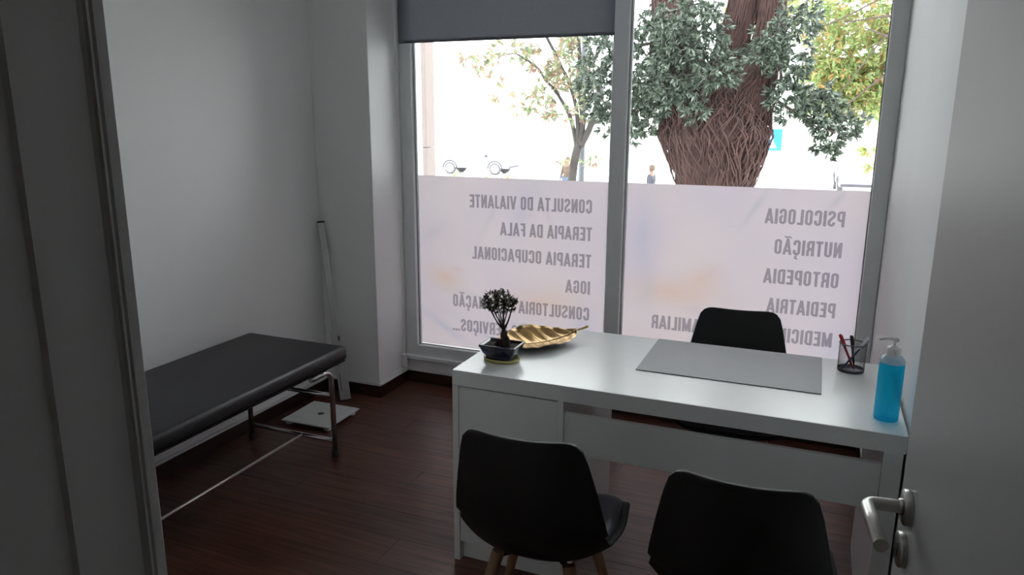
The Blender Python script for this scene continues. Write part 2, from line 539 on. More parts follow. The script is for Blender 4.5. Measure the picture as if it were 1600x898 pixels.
# printed film, seen from the back (mirrored)
peach = (0.82, 0.60, 0.52); lav = (0.60, 0.58, 0.72); rose = (0.80, 0.62, 0.66); grey = (0.62, 0.60, 0.66)
pale = (0.86, 0.80, 0.82)
blobsL = [(-1.98, .66, .22, .13, .3, peach, .85), (-1.90, .72, .09, .05, .2, rose, .9), (-1.36, .58, .45, .17, -.05, peach, .7),
          (-1.50, 1.08, .16, .42, .35, lav, .6), (-1.68, 1.05, .05, .35, .5, grey, .45), (-1.36, 1.10, .05, .35, -.4, grey, .4),
          (-1.98, .36, .32, .055, .55, lav, .8), (-1.72, .34, .5, .06, .45, lav, .45), (-2.06, .93, .2, .08, -.5, grey, .45),
          (-1.12, .45, .16, .25, 0, lav, .6), (-1.85, .58, .4, .04, .15, grey, .4), (-2.05, 1.1, .25, .3, 0, pale, .5)]
blobsR = [(-.66, .70, .50, .16, .05, peach, .85), (-.50, .78, .20, .14, -.6, peach, .7), (-.46, .82, .09, .05, -.7, rose, .9),
          (-.50, .61, .22, .04, .1, rose, .7), (-.82, .98, .17, .48, 0.05, lav, .75), (-.78, .72, .1, .3, 0, grey, .4),
          (-.27, 1.16, .035, .22, .55, grey, .9), (.09, 1.21, .035, .14, .6, grey, .8), (.14, .48, .2, .3, 0, lav, .4),
          (-.75, .42, .4, .2, 0, rose, .5), (0.16, .50, .09, .06, .3, grey, .5)]
def film(name, xa, xb, blobs, label):
    m = film_mat(name, (0.80, 0.715, 0.755), blobs)
    return tag(MB().add([(xa, PYG - .003, .245), (xb, PYG - .003, .245), (xb, PYG - .003, 1.257), (xa, PYG - .003, 1.257)], [(0, 1, 2, 3)]).build('window_film', m), label, 'window film')
filmL = film('film_print_a', -2.152, -1.007, blobsL, 'frosted printed film on the left pane listing CONSULTA DO VIAJANTE and IOGA')
filmR = film('film_print_b', -0.916, 0.228, blobsR, 'frosted printed film on the right pane listing PSICOLOGIA and NUTRIÇÃO')

# condensed grotesque lettering made of strokes; cell 0..w wide, 0..1 high
SW = 0.158
def arc(cx, cy, rx, ry, a0, a1, n=6):
    return [(cx + rx * math.cos(math.radians(a0 + (a1 - a0) * i / n)), cy + ry * math.sin(math.radians(a0 + (a1 - a0) * i / n))) for i in range(n + 1)]
h_ = SW / 2
W0 = 0.42
l_, r_ = h_, W0 - h_; b_, t_ = h_, 1 - h_
cr = (r_ - l_) / 2; cxm = W0 / 2
def rbox_top(): return arc(cxm, t_ - cr, cr, cr, 180, 0, 8)
def rbox_bot(): return arc(cxm, b_ + cr, cr, cr, 0, -180, 8)
GL = {
 'A': (0.46, [[(0.05, 0), (0.23, 1)], [(0.41, 0), (0.23, 1)], [(0.10, 0.26), (0.36, 0.26)]]),
 'C': (W0, [[(r_, 0.66)] + [(r_, t_ - cr)] + arc(cxm, t_ - cr, cr, cr, 0, 180, 8) + arc(cxm, b_ + cr, cr, cr, 180, 360, 8) + [(r_, 0.34)]]),
 'D': (W0, [[(l_, 0), (l_, 1)], [(l_, t_)] + [(cxm, t_)] + arc(cxm, t_ - cr, cr, cr, 90, 0, 5) + arc(cxm, b_ + cr, cr, cr, 0, -90, 5) + [(l_, b_)]]),
 'E': (0.37, [[(l_, 0), (l_, 1)], [(l_, t_), (0.36, t_)], [(l_, .5), (0.33, .5)], [(l_, b_), (0.36, b_)]]),
 'F': (0.36, [[(l_, 0), (l_, 1)], [(l_, t_), (0.35, t_)], [(l_, .49), (0.32, .49)]]),
 'G': (W0, [[(r_, 0.68)] + [(r_, t_ - cr)] + arc(cxm, t_ - cr, cr, cr, 0, 180, 8) + arc(cxm, b_ + cr, cr, cr, 180, 360, 8) + [(r_, 0.50), (cxm, 0.50)]]),
 'I': (SW, [[(l_, 0), (l_, 1)]]),
 'J': (0.30, [[(0.30 - h_, 1), (0.30 - h_, b_ + .1)] + arc(0.30 - h_ - .1, b_ + .1, .1, .1, 0, -90, 4) + [(0.0, b_)]]),
 'L': (0.35, [[(l_, 1), (l_, 0)], [(l_, b_), (0.34, b_)]]),
 'M': (0.56, [[(l_, 0), (l_, 1)], [(l_, 1), (0.28, 0.1)], [(0.28, 0.1), (0.56 - h_, 1)], [(0.56 - h_, 0), (0.56 - h_, 1)]]),
 'N': (0.44, [[(l_, 0), (l_, 1)], [(l_, 1), (0.44 - h_, 0)], [(0.44 - h_, 0), (0.44 - h_, 1)]]),
 'O': (W0, [arc(cxm, t_ - cr, cr, cr, 0, 180, 8) + arc(cxm, b_ + cr, cr, cr, 180, 360, 8) + [(r_, t_ - cr)]]),
 'P': (0.41, [[(l_, 0), (l_, 1)], [(l_, t_), (cxm, t_)] + arc(cxm, t_ - cr, cr, cr, 90, 0, 5) + arc(cxm, 0.40 + cr, cr, cr, 0, -90, 5) + [(l_, 0.40)]]),
 'R': (0.43, [[(l_, 0), (l_, 1)], [(l_, t_), (cxm, t_)] + arc(cxm, t_ - cr, cr, cr, 90, 0, 5) + arc(cxm, 0.46 + cr, cr, cr, 0, -90, 5) + [(l_, 0.46)], [(cxm, 0.46), (r_, 0.36), (r_ + .01, 0)]]),
 'S': (0.41, [[(r_, 0.72), (r_, t_ - cr)] + arc(cxm, t_ - cr, cr, cr, 0, 180, 8) + [(l_, .66), (cxm, .5), (r_, .34)] + arc(cxm, b_ + cr, cr, cr, 0, -180, 8) + [(l_, 0.28)]]),
 'T': (0.38, [[(0.19, 0), (0.19, 1)], [(0, t_), (0.38, t_)]]),
 'U': (W0, [[(l_, 1), (l_, b_ + cr)] + arc(cxm, b_ + cr, cr, cr, 180, 360, 8) + [(r_, 1)]]),
 'V': (0.44, [[(0.05, 1), (0.22, 0)], [(0.39, 1), (0.22, 0)]]),
 '.': (0.13, [[(h_, 0), (h_, .15)]]),
 ' ': (0.17, []),
}
GL['Ç'] = (W0, GL['C'][1] + [[(cxm, 0.02), (cxm, -0.08), (cxm + .07, -0.12), (cxm + .05, -0.22), (cxm - .08, -0.22)]])
GL['Ã'] = (0.46, GL['A'][1] + [[(0.07, 1.13), (0.16, 1.19), (0.29, 1.13), (0.39, 1.19)]])
def glyph_runs(ch, rows=56):
    """union of the glyph's strokes as horizontal runs (x0, x1, z0, z1), cap height 1"""
    w, paths = GL[ch]
    segs = []
    for q, pth in enumerate(paths):
        thin = 0.095 if (ch in 'ÃÇ' and q == len(paths) - 1) else SW
        segs += [(a, b, thin / 2) for a, b in zip(pth[:-1], pth[1:])]
    out = []
    zlo, zhi = (-0.27, 1.27)
    n = int(rows * (zhi - zlo)); dx = 0.012
    for r in range(n):
        z0 = zlo + r / rows; z = z0 + .5 / rows
        if ch not in 'Ã' and z > 1: continue
        if ch != 'Ç' and z < 0: continue
        run = None
        k = int((w + .1) / dx)
        for c in range(-4, k + 1):
            x = c * dx
            hit = False
            for (a, b, rad) in segs:
                vx, vz = b[0] - a[0], b[1] - a[1]
                l2 = vx * vx + vz * vz
                t = 0 if l2 == 0 else ((x - a[0]) * vx + (z - a[1]) * vz) / l2
                if abs(vx) > 1e-6 and abs(vz) > 1e-6: t = max(0, min(1, t))
                elif t < -1e-9 or t > 1 + 1e-9: continue
                if (x - a[0] - t * vx) ** 2 + (z - a[1] - t * vz) ** 2 <= rad * rad:
                    hit = True; break
            if hit and run is None: run = x
            if run is not None and (not hit or c == k):
                out.append((run - dx / 2, x - dx / 2, z0, z0 + 1 / rows)); run = None
    return out
RUNS = {c: glyph_runs(c) for c in GL if GL[c][1]}
def lettering(text, xstart, xend, ztop, zbot, parent):
    """mirrored line: first letter at xstart (right), last at xend (left)"""
    h = ztop - zbot; gap = 0.085
    tot = sum(GL[c][0] + gap for c in text) - gap
    k = abs(xend - xstart) / tot
    mb = MB(); pos = 0
    yy = PYG - .0046
    for ch in text:
        for (a, b, z0, z1) in RUNS.get(ch, ()):
            xa_, xb_ = xstart - (pos + a) * k, xstart - (pos + b) * k
            za, zb = zbot + z0 * h, zbot + z1 * h
            mb.add([(xa_, yy, za), (xb_, yy, za), (xb_, yy, zb), (xa_, yy, zb)], [(0, 1, 2, 3)])
        pos += GL[ch][0] + gap
    return mb.build('lettering', 'letter', parent)
zt0, pit, hh = 1.160, 0.1475, 0.074
for i, (s, xs, xe) in enumerate([('CONSULTA DO VIAJANTE', -1.095, -1.816), ('TERAPIA DA FALA', -1.092, -1.625), ('TERAPIA OCUPACIONAL', -1.092, -1.802),
                                 ('IOGA', -1.094, -1.233), ('CONSULTORIA E FORMAÇÃO', -1.094, -1.930), ('ENTRE OUTROS SERVIÇOS...', -1.098, -1.932)]):
    lettering(s, xs, xe, zt0 - i * pit, zt0 - i * pit - hh, filmL)
for i, (s, xs, xe) in enumerate([('PSICOLOGIA', .132, -.221), ('NUTRIÇÃO', .133, -.168), ('ORTOPEDIA', .133, -.206),
                                 ('PEDIATRIA', .132, -.180), ('MEDICINA GERAL E FAMILIAR', .131, -.750)]):
    lettering(s, xs, xe, zt0 - i * pit, zt0 - i * pit - hh, filmR)

# roller blind
bl = tag(empty('roller_blind', (-1.61, WF - .045, 1.98)), 'charcoal grey roller blind half lowered over the left pane', 'blind')
bx0, bx1, by, bz = -2.205 + 1.61, -.985 + 1.61, 0.0, 0.0
c = MB()
nx, nz_ = 24, 6
vs = []; fs = []
for j in range(nz_ + 1):
    for i in range(nx + 1):
        x = bx0 + (bx1 - bx0) * i / nx
        z = -0.003 + 0.485 * j / nz_
        vs.append((x, by + 0.0025 * math.sin(i * .9) * (1 - j / nz_), z))
for j in range(nz_):
    for i in range(nx):
        a = j * (nx + 1) + i
        fs.append((a, a + 1, a + nx + 2, a + nx + 1))
c.add(vs, fs, True)
c.build('blind_cloth', 'blind', bl)
MB().box((bx0, .003, -0.002), (bx1, .010, 0.014)).build('hem_bar', 'blind', bl, bevel=.004)
MB().tube([(bx0, 0, .485), (bx1, 0, .485)], 0.028, 16).build('roller_tube', 'blind', bl)
for s in (bx0 - .012, bx1):
    MB().box((s, -.035, .44), (s + .012, .035, .53)).build('bracket', 'whiteplastic', bl, bevel=.003)
cx = -2.221 + 1.61
ch = MB()
for s in (-.006, .006):
    ch.tube([(cx + s, 0, .48), (cx + s, -.003, -1.0), (cx + s, -.003, -1.80)], 0.0013, 6)
ch.build('pull_cord', 'whiteplastic', bl)
MB().box((cx - .012, -.022, -1.868), (cx + .014, .008, -1.792)).build('cord_tensioner', 'whiteplastic', bl, bevel=.005)

# ------------------------------------------------------------------ doorway: casing, door leaf, handle
def casing(name, label, sgn, xj):
    """stepped jamb profile in plan; xj opening face, sgn=-1 left jamb (solid towards -x)"""
    pr = [(-.075, YN - .136), (-.004, YN - .136), (0.0, YN - .132), (0.0, YN - .082), (-.004, YN - .080), (-.004, YN - .066), (-.0005, YN - .063),
          (-.0005, YN - .042), (-.005, YN - .040), (-.005, YN - .004), (-.003, YN - .001), (-.001, YN + .0005), (-.0015, YN + .003), (0.0, YN + .005), (0.0, YN + .014),
          (-.002, YN + .016), (-.06, YN + .016), (-.06, YN + .001), (-.032, YN + .001), (-.032, YN - .121), (-.075, YN - .121)]
    n = len(pr)
    vs = [(xj - sgn * p[0], p[1], z) for z in (0.0, 2.09) for p in pr]
    fs = [tuple(range(n)), tuple(range(n, 2 * n))] + [(i, (i + 1) % n, (i + 1) % n + n, i + n) for i in range(n)]
    return struct(MB().add(vs, fs).build(name, 'casing'), label, 'door frame')
casing('trim_1', 'dark grey stepped door casing at the left edge', -1, BX0)
casing('trim_2', 'grey stepped door casing on the hinge side', 1, BX1 + .03)
struct(MB().box((BX0, YN - .12, 2.09), (BX1 + .03, YN + .016, 2.12)).build('trim_3', 'casing', bevel=.002), 'grey door casing above the opening', 'door frame')

k = 0.1
dd = Vector((-k, 1, 0)).normalized()
DW = 0.745
edge = Vector((0.1577, 1.155, 0))
hinge = edge - dd * DW
door = struct(empty('door_1', (hinge.x, hinge.y, 0.008), math.atan2(dd.y, dd.x)), 'grey flush door standing open on the right', 'door')
# local: +x along leaf to free edge, +y = visible face normal side
MB().box((0, -0.036, 0), (DW, 0, 2.07)).build('door_leaf', 'door', door, bevel=.002)
hx, hz = DW - .056, 1.022
ax = Matrix.Rotation(-PI / 2, 3, 'X')    # z -> +y
rosm = MB().lathe([(0.0255, 0), (0.026, .001), (0.026, .0075), (0.0245, .009), (0.0, .009)], (hx, 0, hz), 32, ax)
hd = rosm.build('handle_rosette', 'steel', door)
lev = bez([(hx, .008, hz), (hx, .03, hz), (hx, .043, hz)], 3)
for a in range(1, 9):
    an = a / 8 * PI / 2
    lev.append(Vector((hx - .014 * (1 - math.cos(an)), .043 + .014 * math.sin(an), hz)))
lev += [Vector((hx - .014 - .03, .057, hz)), Vector((hx - .118, .057, hz))]
MB().tube(lev, 0.0095, 18).build('lever', 'steel', hd)
MB().lathe([(0.012, .008), (0.012, .014), (.0095, .015)], (hx, 0, hz), 20, ax).build('collar', 'steel', hd)
ks = MB().lathe([(0.0255, 0), (0.026, .001), (0.026, .0075), (0.0245, .009), (0.0, .009)], (hx, 0, hz - .067), 32, ax).build('key_rosette', 'steel', door)
MB().box((hx - .003, .0085, hz - .078), (hx + .003, .0096, hz - .058)).build('keyhole', 'rubber', ks)
MB().box((DW - .0005, -.028, hz - .13), (DW + .001, -.008, hz + .1)).build('lock_plate', 'steel', door)
for z in (.25, 1.8):
    MB().tube([(-.006, .004, z), (-.006, .004, z + .09)], .006, 12).build('hinge', 'steel', door)

# ------------------------------------------------------------------ desk
DX, DY = -1.108, 2.136
dk = tag(empty('desk', (DX, DY, 0)), 'white desk with drawer cabinet at its left end, facing the window', 'desk')
MB().box((0, 0, .675), (1.40, .65, .73)).build('desk_top', 'desk', dk, bevel=.002)
MB().box((0.0, 0.0, 0), (.022, .65, .6745)).build('side_panel', 'desk', dk, bevel=.0015)
MB().box((.0225, 0.006, .075), (.383, .022, .670)).build('back_panel', 'desk', dk, bevel=.0015)
MB().box((.383, 0.003, 0.0), (.405, .645, .6745)).build('side_panel', 'desk', dk, bevel=.0015)
MB().box((.0225, .03, 0), (.3825, .048, .074)).build('plinth', 'desk', dk)
MB().box((.0225, .0225, .075), (.3825, .62, .095)).build('cabinet_bottom', 'desk', dk)
for z0, z1 in ((.097, .38), (.384, .53), (.534, .67)):
    d = MB().box((.024, .628, z0), (.381, .646, z1)).build('drawer_front', 'desk', dk, bevel=.002)
MB().box((.406, .014, .489), (1.344, .032, .632)).build('modesty_panel', 'desk', dk, bevel=.0015)
MB().box((1.3445, 0.0, 0), (1.394, .648, .6745)).build('leg_panel', 'desk', dk, bevel=.002)

ZT = 0.73
# desk pad
pad = tag(MB().box((-.524, 2.383, ZT + .0003), (.070, 2.778, ZT + .0034)).build('desk_pad', 'mat', bevel=.001),
          'grey rectangular desk pad lying on the white desk', 'desk pad')

# bonsai
bo = tag(empty('bonsai', (-0.992, 2.302, ZT)), 'small bonsai tree in dark blue pot on a yellow saucer', 'bonsai')
MB().lathe([(.058, 0.0003), (.066, .002), (.068, .012), (.066, .013), (.062, .0075), (0, .0075)], (0, 0, 0), 40, sy=.78).build('saucer', 'saucer', bo)
def rrect(hx, hy, r, z, n=4):
    out = []
    for (sx, sy, a0) in ((1, 1, 0), (-1, 1, 90), (-1, -1, 180), (1, -1, 270)):
        for i in range(n + 1):
            a = math.radians(a0 + 90 * i / n)
            out.append((sx * (hx - r) + r * math.cos(a), sy * (hy - r) + r * math.sin(a), z))
    return out
def loft(rings, cap0=True, cap1=True):
    mb = MB(); n = len(rings[0])
    vs = [p for r in rings for p in r]
    fs = []
    for i in range(len(rings) - 1):
        for q in range(n):
            q2 = (q + 1) % n
            fs.append((i * n + q, i * n + q2, (i + 1) * n + q2, (i + 1) * n + q))
    mb.add(vs, fs, True)
    if cap0: mb.f.append(tuple(reversed(range(n)))); mb.sm.append(False)
    if cap1: mb.f.append(tuple((len(rings) - 1) * n + q for q in range(n))); mb.sm.append(False)
    return mb
pot = loft([rrect(.050, .035, .010, .008), rrect(.052, .037, .010, .016), rrect(.050, .035, .01, .020), rrect(.060, .044, .010, .032), rrect(.0665, .050, .010, .050),
            rrect(.066, .0495, .01, .054), rrect(.069, .0525, .006, .055), rrect(.069, .0525, .006, .0625), rrect(.0625, .046, .005, .0625), rrect(.061, .0445, .005, .054), rrect(.055, .04, .005, .050)])
pot = pot.build('pot', 'potblue', bo)
MB().lathe([(.03, 0), (.026, .004), (.018, .009), (.0, .012)], (.004, 0, .0505), 20).build('soil_mound', 'soil', bo)
so = loft([rrect(.0605, .044, .005, .0505), rrect(.0605, .044, .005, .0555)]).build('soil', 'soil', bo)
rnd = random.Random(11)
trunk = MB()
base = bez([(.012, 0, .052), (.016, .0, .072), (.006, .002, .092), (.014, 0, .108)], 5)
trunk.tube(base, [.019 - .009 * i / (len(base) - 1) for i in range(len(base))], 10)
for (x, y) in ((-.028, -.004), (.036, -.008), (.006, .022), (-.004, -.024)):
    trunk.tube(bez([(.011, 0, .076), (x * .5 + .006, y * .5, .068), (x, y, .054)], 4), [.009, .0085, .0078, .007, .0062, .0055, .005, .0045, .004], 7)
tips = []
crownc = Vector((-.008, 0, .220))
starts = [(-.002, .003, .098)] * 2 + [(.012, 0, .106)] * 5 + [(.008, 0, .1)] * 2
for i in range(10):
    s = Vector(starts[i % len(starts)])
    a = i / 10 * 2 * PI + .3
    e = Vector((crownc.x + .056 * math.cos(a) * rnd.uniform(.75, 1.05),   .036 * math.sin(a), .205 + rnd.uniform(-.006, .014)))
    mid = s.lerp(e, .45) + Vector((0, 0, -.004)) + Vector((rnd.uniform(-.006, .006), rnd.uniform(-.005, .005), 0))
    pth = bez([s, mid, e], 6)
    trunk.tube(pth, [.0036 - .0022 * q / (len(pth) - 1) for q in range(len(pth))], 6)
    tips.append(pth)
clus = []
while len(clus) < 190:
    d = Vector((rnd.uniform(-1, 1), rnd.uniform(-1, 1), rnd.uniform(-.75, 1)))
    if d.length > 1 or d.length < .25: continue
    p = Vector((crownc.x + d.x * .073, d.y * .056, .213 + d.z * .046))
    q0 = min((q for pth in tips for q in pth[7:]), key=lambda q: (q - p).length)
    trunk.tube([q0, q0.lerp(p, .55) + Vector((rnd.uniform(-.003, .003), 0, -.002)), p], [.0011, .0009, .0005], 4)
    clus.append((q0, p))
tips = clus
trunk.build('trunk', 'bonsaibark', bo)
def leaf(mb, p, d, ln, wd, nrm=None, fold=0.15):
    d = d.normalized()
    n = nrm or Vector((random.uniform(-1, 1), random.uniform(-1, 1), random.uniform(.2, 1)))
    s = d.cross(n)
    s = s.normalized() if s.length > 1e-5 else d.orthogonal().normalized()
    n = s.cross(d)
    mb.add([p, p + d * ln * .45 + s * wd / 2 + n * wd * fold, p + d * ln - n * ln * .08, p + d * ln * .45 - s * wd / 2 + n * wd * fold],
           [(0, 1, 2), (0, 2, 3)])
fol = MB()
for (a, b) in tips:
    for q in range(9):
        p = a.lerp(b, rnd.uniform(.6, 1.05))
        d = Vector((rnd.uniform(-1, 1), rnd.uniform(-1, 1), rnd.uniform(-.5, 1)))
        leaf(fol, p, d, rnd.uniform(.007, .012), rnd.uniform(.0032, .0055))
f = fol.build('foliage', 'bonsaileaf', bo); f['kind'] = 'stuff'

# golden leaf tray
A = Vector((-1.050, 2.405, ZT)); B = Vector((-.822, 2.648, ZT))
ctr = (A + B) / 2; ax_ = (B - A); LT = ax_.length
tr = tag(empty('leaf_tray', ctr, math.atan2(ax_.y, ax_.x)), 'long golden leaf-shaped tray with stem lying behind the bonsai', 'tray')
def tray_pt(u, v, off=0.0):
    """u -1..1 along, v -1..1 across"""
    w = .100 * max(0, 1 - abs(u) ** 2.4) ** .75 * (1 - .18 * u) + .002
    z = .004 + .030 * abs(u) ** 2.2 + .026 * abs(v) ** 1.9 * max(.2, 1 - abs(u)) + .0018 * math.sin(u * 22 + abs(v) * 5) * min(1, abs(v) * 3)
    if v > 0: z += .022 * v * v * max(0, 1 - abs(u) ** 1.5)
    return Vector((u * LT / 2, v * w, z + off))
nu, nv = 44, 14
for nm, m, off in (('tray_bowl', 'gold', .0022), ('tray_underside', 'goldback', 0.0)):
    vs = [tray_pt(-1 + 2 * i / nu, -1 + 2 * j / nv, off) for i in range(nu + 1) for j in range(nv + 1)]
    fs = [(i * (nv + 1) + j, (i + 1) * (nv + 1) + j, (i + 1) * (nv + 1) + j + 1, i * (nv + 1) + j + 1) for i in range(nu) for j in range(nv)]
    MB().add(vs, fs, True).build(nm, m, tr, solid=.0012)
MB().tube([tray_pt(-1 + 2 * i / 30, 0, .004) for i in range(31)], [.0012 + .0026 * i / 30 for i in range(31)], 8).build('midrib', 'goldrib', tr)
for sgn in (-1, 1):
    for q in range(9):
        u0 = -.82 + q * .18
        pth = [tray_pt(max(-.98, u0 - .14 * s_ ** 1.3), sgn * s_ * .94, .0034) for s_ in (0, .25, .5, .75, 1)]
        MB().tube(pth, [.0014, .0012, .001, .0009, .0006], 5).build('vein', 'gold', tr)
    MB().tube([tray_pt(-1 + 2 * i / 40, sgn, .0015) for i in range(41)], .0017, 6).build('rim', 'goldrib', tr)
e0 = tray_pt(1, 0, .003)
MB().tube(bez([e0 - Vector((.02, 0, .003)), e0 + Vector((.012, 0, .003)), e0 + Vector((.034, -.002, .0075)), e0 + Vector((.048, -.003, .012))], 5), [.004] * 6 + [.0042] * 6 + [.0055] * 4, 10).build('stem', 'gold', tr)

# pen cup of wire mesh
cu = tag(empty('pen_cup', (.162, 2.675, ZT)), 'dark wire mesh pen cup near the right end of the desk', 'pen cup')
CR, CH = .043, .098
MB().lathe([(0, .0004), (CR, .0004), (CR, .010), (CR - .0012, .010), (CR - .0012, .002), (0, .002)], (0, 0, 0), 36).build('cup_base', 'mesh', cu)
MB().tube([(CR * math.cos(a * PI / 18), CR * math.sin(a * PI / 18), CH) for a in range(37)], .0022, 8, caps=False).build('cup_rim', 'mesh', cu)
wm = MB(); nst = 52
for s in (-1, 1):
    for q in range(nst):
        a0 = 2 * PI * q / nst
        wm.tube([(CR * math.cos(a0 + s * t_ * .9), CR * math.sin(a0 + s * t_ * .9), .008 + (CH - .008) * t_) for t_ in (0, .25, .5, .75, 1)], .00034, 3, caps=False)
w = wm.build('wire_mesh', 'mesh', cu); w['kind'] = 'stuff'
def pen(name, label, p0, p1, mats, r=.004):
    """p0 foot, p1 top (world)"""
    p0 = Vector(p0); p1 = Vector(p1); d = p1 - p0; L = d.length
    o = tag(empty(name, p0), label, 'pen', 'pens in the mesh cup')
    o.rotation_mode = 'QUATERNION'; o.rotation_quaternion = Vector((0, 0, 1)).rotation_difference(d.normalized())
    MB().lathe([(.0008, 0), (.0012, .006), (r * .9, .02), (r, .03), (r, L * .66)], (0, 0, 0), 12).build('barrel', mats[0], o)
    MB().lathe([(r, L * .66), (r * 1.25, L * .67), (r * 1.25, L * .97), (r * .9, L)], (0, 0, 0), 12).build('cap', mats[1], o)
    MB().box((r * 1.2, -.0015, L * .70), (r * 1.2 + .002, .0015, L * .97)).build('clip', mats[2], o)
cxu, cyu = .162, 2.675
pen('ballpoint_pen', 'red capped pen leaning left in the mesh cup', (cxu + .010, cyu - .008, ZT + .004), (cxu - .045, cyu + .010, ZT + .122), ('penred', 'penred', 'penred'), .0042)
pen('ballpoint_pen', 'short black pen upright in the mesh cup', (cxu + .012, cyu + .014, ZT + .004), (cxu - .008, cyu + .026, ZT + .118), ('penblack', 'penblack', 'penblack'), .0042)
pen('ballpoint_pen', 'clear pen with blue cap down leaning far right out of the mesh cup', (cxu - .030, cyu - .018, ZT + .006), (cxu + .046, cyu - .006, ZT + .122), ('penblue', 'penclear', 'penblue'), .0034)
pen('ballpoint_pen', 'second clear barrel pen crossing behind in the mesh cup', (cxu - .024, cyu - .002, ZT + .006), (cxu + .046, cyu + .006, ZT + .126), ('penclear', 'penclear', 'penblue'), .0032)

# sanitiser bottle
sb = tag(empty('pump_bottle', (.242, 2.252, ZT)), 'clear pump bottle of bright blue gel at the desk corner', 'bottle')
BR = .0335
MB().lathe([(0, .0008), (BR - .003, .0008), (BR, .004), (BR, .165), (BR - .001, .171), (0, .171)], (0, 0, 0), 36).build('gel', 'gel', sb)
MB().lathe([(BR - .0005, .1712), (BR, .176), (BR - .003, .183), (.026, .189), (.018, .193), (.0165, .195)], (0, 0, 0), 36).build('shoulder', 'clearplastic', sb)
MB().lathe([(.0185, .193), (.019, .195), (.019, .213), (.017, .216), (.010, .217), (.0095, .222), (0, .222)], (0, 0, 0), 28).build('pump_collar', 'whiteplastic', sb)
MB().tube([(0, 0, .215), (0, 0, .236)], .0042, 12).build('pump_stem', 'whiteplastic', sb)
pa = math.radians(190)
MB().tube(bez([(.010, .002, .236), (0, 0, .2395), (math.cos(pa) * .02, math.sin(pa) * .02, .2405), (math.cos(pa) * .042, math.sin(pa) * .042, .237)], 5), [.003, .005, .0062, .0066, .0066, .006, .0055, .005, .0048, .0045, .0042, .004, .0038, .0036, .0034, .003], 12).build('pump_nozzle', 'whiteplastic', sb)

# ------------------------------------------------------------------ chairs
PROF = [(-.238, .797), (-.230, .722), (-.221, .645), (-.209, .555), (-.188, .472), (-.142, .416), (-.055, .402), (.055, .412), (.15, .428), (.212, .420)]
HW = [.160, .174, .190, .206, .218, .226, .230, .228, .218, .200]
CURL = [.022, .032, .044, .056, .068, .072, .066, .052, .034, .014]
def lerp_list(A, t):
    t = max(0, min(len(A) - 1.0001, t)); i = int(t); fr_ = t - i
    a, b = A[i], A[i + 1]
    if isinstance(a, tuple): return tuple(x + (y - x) * fr_ for x, y in zip(a, b))
    return a + (b - a) * fr_
PB = [(p.x, p.y) for p in bez([(a, b, 0) for a, b in PROF], 6)]
def shell_pt(u, v, off=0.0):
    """u -1..1 across, v 0..1 down the back and along the seat"""
    t = v * (len(PROF) - 1)
    yz = lerp_list(PB, v * (len(PB) - 1))
    a = lerp_list(PB, max(0, v - .02) * (len(PB) - 1)); b = lerp_list(PB, min(1, v + .02) * (len(PB) - 1))
    ty, tz = b[0] - a[0], b[1] - a[1]
    l = math.hypot(ty, tz); ty, tz = ty / l, tz / l
    ny, nz = -tz, ty                     # into the bucket: forward / up
    hw = lerp_list(HW, t); cl = lerp_list(CURL, t)
    hw -= .011 * max(0, min(1, (t - 3.55) / .12)) * max(0, min(1, (6.6 - t) / .8))
    au = abs(u)
    c = cl * au ** 2.6 + off
    x = u * hw
    y, z = yz[0] + ny * c, yz[1] + nz * c
    # rounded top corners, slight saddle; rounded front corners
    e = max(0, 1 - v / .10)
    z += e * (.012 * au ** 2 - .034 * au ** 9)
    g = max(0, (v - .88) / .12)
    y -= g * .035 * au ** 6
    return Vector((x, y, z))
def make_chair():
    root = empty('shell_chair')
    nu, nv = 20, 54
    vs = [shell_pt(-1 + 2 * i / nu, j / nv) for j in range(nv + 1) for i in range(nu + 1)]
    fs = [(j * (nu + 1) + i, j * (nu + 1) + i + 1, (j + 1) * (nu + 1) + i + 1, (j + 1) * (nu + 1) + i) for j in range(nv) for i in range(nu)]
    sh = MB().add(vs, fs, True).build('shell', 'shell', root)
    md = sh.modifiers.new('solid', 'SOLIDIFY'); md.thickness = .009; md.offset = 0
    md = sh.modifiers.new('bevel', 'BEVEL'); md.width = .003; md.segments = 2; md.limit_method = 'ANGLE'; md.angle_limit = 1.0
    # seat pad
    pu, pv = 16, 18
    top = []; bot = []
    for j in range(pv + 1):
        for i in range(pu + 1):
            u = -.9 + 1.8 * i / pu; v = .505 + .475 * j / pv
            ed = min(1, (1 - abs(u / .9)) * 5) ** .5 * min(1, j / 3) ** .5 * min(1, (pv - j) / 3) ** .5
            top.append(shell_pt(u, v, .010 + .024 * ed)); bot.append(shell_pt(u, v, .006))
    n = len(top); W = pu + 1
    fs = [(j * W + i, j * W + i + 1, (j + 1) * W + i + 1, (j + 1) * W + i) for j in range(pv) for i in range(pu)]
    fs += [tuple(n + q for q in reversed(f)) for f in fs]
    ring = [i for i in range(W)] + [j * W + pu for j in range(1, pv + 1)] + [pv * W + i for i in range(pu - 1, -1, -1)] + [j * W for j in range(pv - 1, 0, -1)]
    fs += [(ring[q], n + ring[q], n + ring[(q + 1) % len(ring)], ring[(q + 1) % len(ring)]) for q in range(len(ring))]
    MB().add(top + bot, fs, True).build('seat_pad', 'pu', root)
    # under-frame and legs
    fr_ = MB()
    for s in (-1, 1):
        fr_.tube([(-.10 * s, -.10, .375), (.10 * s, .11, .375)], .008, 8)
    fr_.box((-.07, -.055, .372), (.07, .065, .398))
    fr_.build('under_frame', 'blackmetal', root)
    for sx in (-1, 1):
        for sy in (-1, 1):
            MB().tube([(sx * .200, sy * .195 - .005, .0), (sx * .150, sy * .150 - .002, .2), (sx * .102, sy * .108, .39)], [.0105, .0155, .0185], 12).build('leg', 'beech', root)
    return root
ch1 = make_chair()
